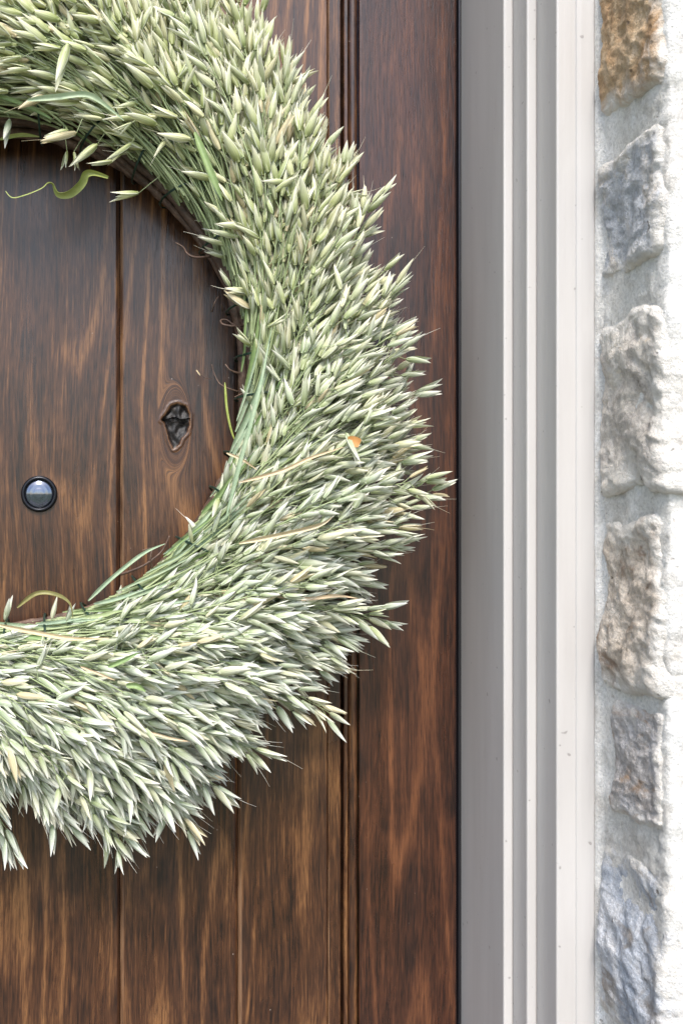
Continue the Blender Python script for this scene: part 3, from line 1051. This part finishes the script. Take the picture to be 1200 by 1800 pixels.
# ---- which spikelets show largest: a small depth buffer over the picture
GW, GH = 400, 600
zb = np.full((GH, GW), 1e9)
ib = np.full((GH, GW), -1)
for k, (sid, vr, b, d, ro, sz, ti) in enumerate(spik):
    side = Vector((d.z, 0, -d.x))
    if side.length < 1e-6:
        continue
    side.normalize()
    for t in (0.05, 0.15, 0.25, 0.35, 0.45, 0.55, 0.65, 0.75, 0.85, 0.95):
        w = 0.13 * sz * math.sin(math.pi * t ** 0.72) ** 0.8
        for u in (-0.8, 0, 0.8):
            p = b + d * (sz * t) + side * (w * u) + WC
            dep = p.y + D - (0.003 if u == 0 else 0)
            gx = int((p.x * FPX / dep + VX) / 3)
            gy = int((VY - (p.z - CZ) * FPX / dep) / 3)
            if 0 <= gx < GW and 0 <= gy < GH and dep < zb[gy, gx]:
                zb[gy, gx] = dep
                ib[gy, gx] = k
cnt = np.bincount(ib[ib >= 0], minlength=len(spik))
for k, s_ in enumerate(spik):
    stalks[s_[0]]['vis'] += cnt[k] + 0.001
order_st = sorted(range(len(stalks)), key=lambda k: -stalks[k]['vis'])
top_st = set(order_st[:300])
order_sp = [k for k in np.argsort(-cnt, kind='stable') if spik[k][0] in top_st]
top_sp = set(int(k) for k in order_sp[:300])

# ---- stalk objects
stalk_obj = {}
rest_V, rest_F = [], []
for k, st in enumerate(stalks):
    P = st['P']
    n = len(P)
    rad = [0.0010 - 0.0006 * i / n for i in range(n)]
    V, F = tube_mesh(P, rad, 5, caps=False)
    for (p, b) in st['ped']:
        m_ = (p + b) / 2 + Vector((0, -0.001, 0))
        v2, f2 = tube_mesh([p, m_, b], [0.0004, 0.00035, 0.0003], 3, caps=False)
        o_ = len(V)
        V += v2
        F += [tuple(i + o_ for i in q) for q in f2]
    if k in top_st:
        stalk_obj[k] = mesh_py('oat_stalk', V, F, m_stalk, wreath, True)
    else:
        o_ = len(rest_V)
        rest_V += V
        rest_F += [tuple(i + o_ for i in q) for q in F]
tag(mesh_py('oat_stalks_behind', rest_V, rest_F, m_stalk, wreath, True), kind='stuff')

# ---- spikelet objects
def frame_of(d, roll):
    d = d.normalized()
    a = Vector((0, 1, 0)) if abs(d.y) < 0.95 else Vector((1, 0, 0))
    u = (a - d * a.dot(d)).normalized()
    w = d.cross(u)
    c, s = math.cos(roll), math.sin(roll)
    return u * c + w * s, w * c - u * s, d

def build_mesh(name, V, F, G, rnd_, tint_):
    me = bpy.data.meshes.new(name)
    nv, nf = len(V), len(F)
    me.vertices.add(nv)
    me.vertices.foreach_set('co', np.ascontiguousarray(V, dtype=np.float32).ravel())
    me.loops.add(nf * 4)
    me.loops.foreach_set('vertex_index', np.ascontiguousarray(F, dtype=np.int32).ravel())
    me.polygons.add(nf)
    me.polygons.foreach_set('loop_start', np.arange(0, nf * 4, 4, dtype=np.int32))
    me.polygons.foreach_set('loop_total', np.full(nf, 4, dtype=np.int32))
    me.polygons.foreach_set('use_smooth', np.ones(nf, dtype=bool))
    me.update(calc_edges=True)
    at_ = me.attributes.new('gl', 'FLOAT_VECTOR', 'POINT')
    at_.data.foreach_set('vector', np.column_stack([G, rnd_]).astype(np.float32).ravel())
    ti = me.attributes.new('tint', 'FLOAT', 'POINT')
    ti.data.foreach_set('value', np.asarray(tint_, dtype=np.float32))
    me.validate()
    me.materials.append(m_oat)
    return me

var_me = [build_mesh('oat_spikelet', V, F, G, np.zeros(len(V)), np.zeros(len(V))) for V, F, G in variants]
VV, FF, GG, RN, TN = [], [], [], [], []
base = 0
for k, (sid, vr, b, d, roll, sz, ti) in enumerate(spik):
    X, Y, Z = frame_of(d, roll)
    # flatten: the opening usually lies across the view, so that both glumes show
    wd = sz * random.uniform(0.98, 1.22)
    if k in top_sp:
        o = bpy.data.objects.new('oat_spikelet', var_me[vr])
        COL.objects.link(o)
        o.parent = stalk_obj[sid]
        M4 = Matrix(((X.x * wd, Y.x * wd, Z.x * sz, b.x), (X.y * wd, Y.y * wd, Z.y * sz, b.y), (X.z * wd, Y.z * wd, Z.z * sz, b.z), (0, 0, 0, 1)))
        o.matrix_local = M4
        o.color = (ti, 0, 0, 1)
    else:
        V, F, G = variants[vr]
        A = np.array([[X.x * wd, Y.x * wd, Z.x * sz], [X.y * wd, Y.y * wd, Z.y * sz], [X.z * wd, Y.z * wd, Z.z * sz]])
        VV.append(V @ A.T + np.array(b))
        FF.append(F + base)
        GG.append(G)
        RN.append(np.full(len(V), random.random()))
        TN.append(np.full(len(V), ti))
        base += len(V)
me = build_mesh('oat_spikelets_behind', np.concatenate(VV), np.concatenate(FF), np.concatenate(GG), np.concatenate(RN), np.concatenate(TN))
so = link_mesh('oat_spikelets_behind', me, None, wreath)
so.color = (0, 0, 0, 1)
tag(so, kind='stuff')

# ---- leaf blades
def ribbon(pts, width, mat, name, curl=0.25, face=None, taper=(0.35, 0.15), twist=0.0, widths=None):
    P = spline(pts, 7)
    n = len(P)
    V, F = [], []
    for i, p in enumerate(P):
        t = (P[min(i + 1, n - 1)] - P[max(i - 1, 0)]).normalized()
        nrm = Vector((0, -1, 0)) if face is None else face
        sd_ = t.cross(nrm)
        if sd_.length < 1e-5:
            sd_ = Vector((1, 0, 0))
        sd_.normalize()
        up = sd_.cross(t)
        f = i / (n - 1)
        w = width / 2 * min(1.0, taper[0] + f * 4) * min(1.0, taper[1] + (1 - f) * 2.2)
        if widths:
            w = width / 2 * interp(f, [k_ / (len(widths) - 1) for k_ in range(len(widths))], widths)
        c, s = math.cos(twist * f), math.sin(twist * f)
        sd2 = sd_ * c + up * s
        up2 = up * c - sd_ * s
        for k, u in enumerate((-1, -0.5, 0, 0.5, 1)):
            V.append(p + sd2 * (w * u) + up2 * (curl * w * u * u))
    for i in range(n - 1):
        for k in range(4):
            a = i * 5 + k
            F.append((a, a + 1, a + 6, a + 5))
    return mesh_py(name, V, F, mat, wreath, True)

blades = [([(190, 312), (165, 304), (150, 306), (140, 322), (122, 336), (104, 338), (94, 322), (84, 320), (72, 330), (45, 341), (22, 346), (10, 335)], 15, m_leafy, -0.055, 2.6),
          ([(48, 176), (100, 172), (150, 168), (182, 184), (218, 212)], 14, m_leafb, -0.108, 0.4),
          ([(342, 232), (362, 285), (378, 325), (390, 352)], 15, m_leaf, -0.098, 0.3),
          ([(398, 905), (420, 820), (445, 730), (462, 660), (478, 575)], 10, m_leafb, -0.094, 0.6),
          ([(30, 1068), (62, 1045), (92, 1045), (120, 1060), (128, 1088)], 10, m_olive, -0.075, 1.2),
          ([(420, 848), (495, 828), (545, 806), (604, 786)], 8, m_straw, -0.107, 0.5),
          ([(420, 955), (500, 938), (560, 922), (584, 908)], 10, m_straw, -0.108, -0.6),
          ([(485, 1049), (540, 1053), (590, 1048), (628, 1052)], 8, m_straw, -0.09, 0.5),
          ([(-6, 1098), (60, 1112), (130, 1124), (192, 1122)], 10, m_straw, -0.103, 0.6),
          ([(142, 1172), (172, 1184), (202, 1196)], 6, m_straw, -0.106, 0.2),
          ([(398, 796), (425, 808), (452, 826)], 6, m_straw, -0.078, 0.2),
          ([(155, 1056), (195, 1018), (250, 975), (290, 956)], 9, m_leafb, -0.068, 0.5),
          ([(190, 1172), (215, 1162), (243, 1148)], 10, m_leaf, -0.106, 0.2),
          ([(222, 1205), (240, 1206), (256, 1216)], 12, m_leaf, -0.106, 0.2),
          ([(395, 672), (398, 720), (408, 765), (428, 800)], 6, m_leafy, -0.05, 0.9),
          ([(322, 350), (316, 320), (312, 300)], 12, m_olive, -0.062, 0.3),
          ([(0, 245), (35, 238), (70, 240)], 10, m_leafy, -0.04, 0.0),
          ([(300, 985), (345, 930), (380, 890)], 12, m_leafb, -0.06, 0.4),
          ([(250, 1283), (300, 1298), (335, 1304)], 6, m_straw, -0.095, 0.3),
          ([(345, 650), (352, 660)], 3, m_straw, -0.003, 0)]
for pts, w, mt, y, tw in blades:
    P = [at(px, py, y - 0.003 * math.sin(k)) - WC for k, (px, py) in enumerate(pts)]
    ribbon(P, w / 2000 * (1.0 if mt == m_leafy and w == 15 else 0.72), mt, 'leaf_blade', twist=tw, curl=0.9, widths=[0.3, 0.55, 0.9, 1.0, 1.05, 0.8, 0.35, 0.25, 0.2, 0.2, 0.16, 0.1] if mt == m_leafy and w == 15 else None)
P = [at(px, py, -0.108) - WC for px, py in ((612, 776), (620, 775), (632, 780))]
pt = ribbon(P, 15 / 2000, m_orange, 'dried_leaf_scrap', taper=(0.7, 0.7))

# many narrow blades and bare stems lying along the ring under the heads
for i in range(230):
    th = random.uniform(-math.pi, math.pi) if i < 130 else random.uniform(-1.9, 0.05)
    L = random.uniform(0.05, 0.12)
    r = random.uniform(0.212, 0.236) if i < 130 else random.uniform(0.203, 0.220)
    pts = []
    y0 = -random.uniform(0.036, 0.070) if i < 130 else -random.uniform(0.044, 0.064)
    r_, t_ = r, th
    for k in range(5):
        pts.append(polar(r_, t_, y0 - 0.004 * k))
        a = rel_angle(max(r_, 0.203), math.degrees(t_)) + random.gauss(0, 3)
        hd = t_ + R(min(a, 88))
        x, z = r_ * math.cos(t_) + L / 5 * math.cos(hd), r_ * math.sin(t_) + L / 5 * math.sin(hd)
        r_, t_ = math.hypot(x, z), math.atan2(z, x)
    ribbon(pts, random.uniform(0.0016, 0.0040), random.choice([m_leafb, m_leafb, m_leafb, m_leaf, m_stalk]), 'leaf_blade', twist=random.gauss(0, 0.7), curl=0.5)

# green wire that ties each bunch to the ring
for k in range(30):
    th = 2 * math.pi * (k + 0.5 + random.uniform(-0.2, 0.2)) / 30
    lean = random.uniform(-0.05, 0.05)
    pts = []
    for j in range(29):
        a = 2 * math.pi * j / 14
        rr_ = RR + 0.008 + 0.0225 * math.cos(a)
        pts.append(polar(rr_, th + lean * math.cos(a) + 0.004 * j / 14, -0.040 + 0.030 * math.sin(a)))
    V, F = tube_mesh(pts, 0.00055, 5)
    mesh_py('binding_wire', V, F, m_wire, wreath, True)
print('stalks', len(stalks), 'spikelets', len(spik), 'tris approx', len(spik) * 140)
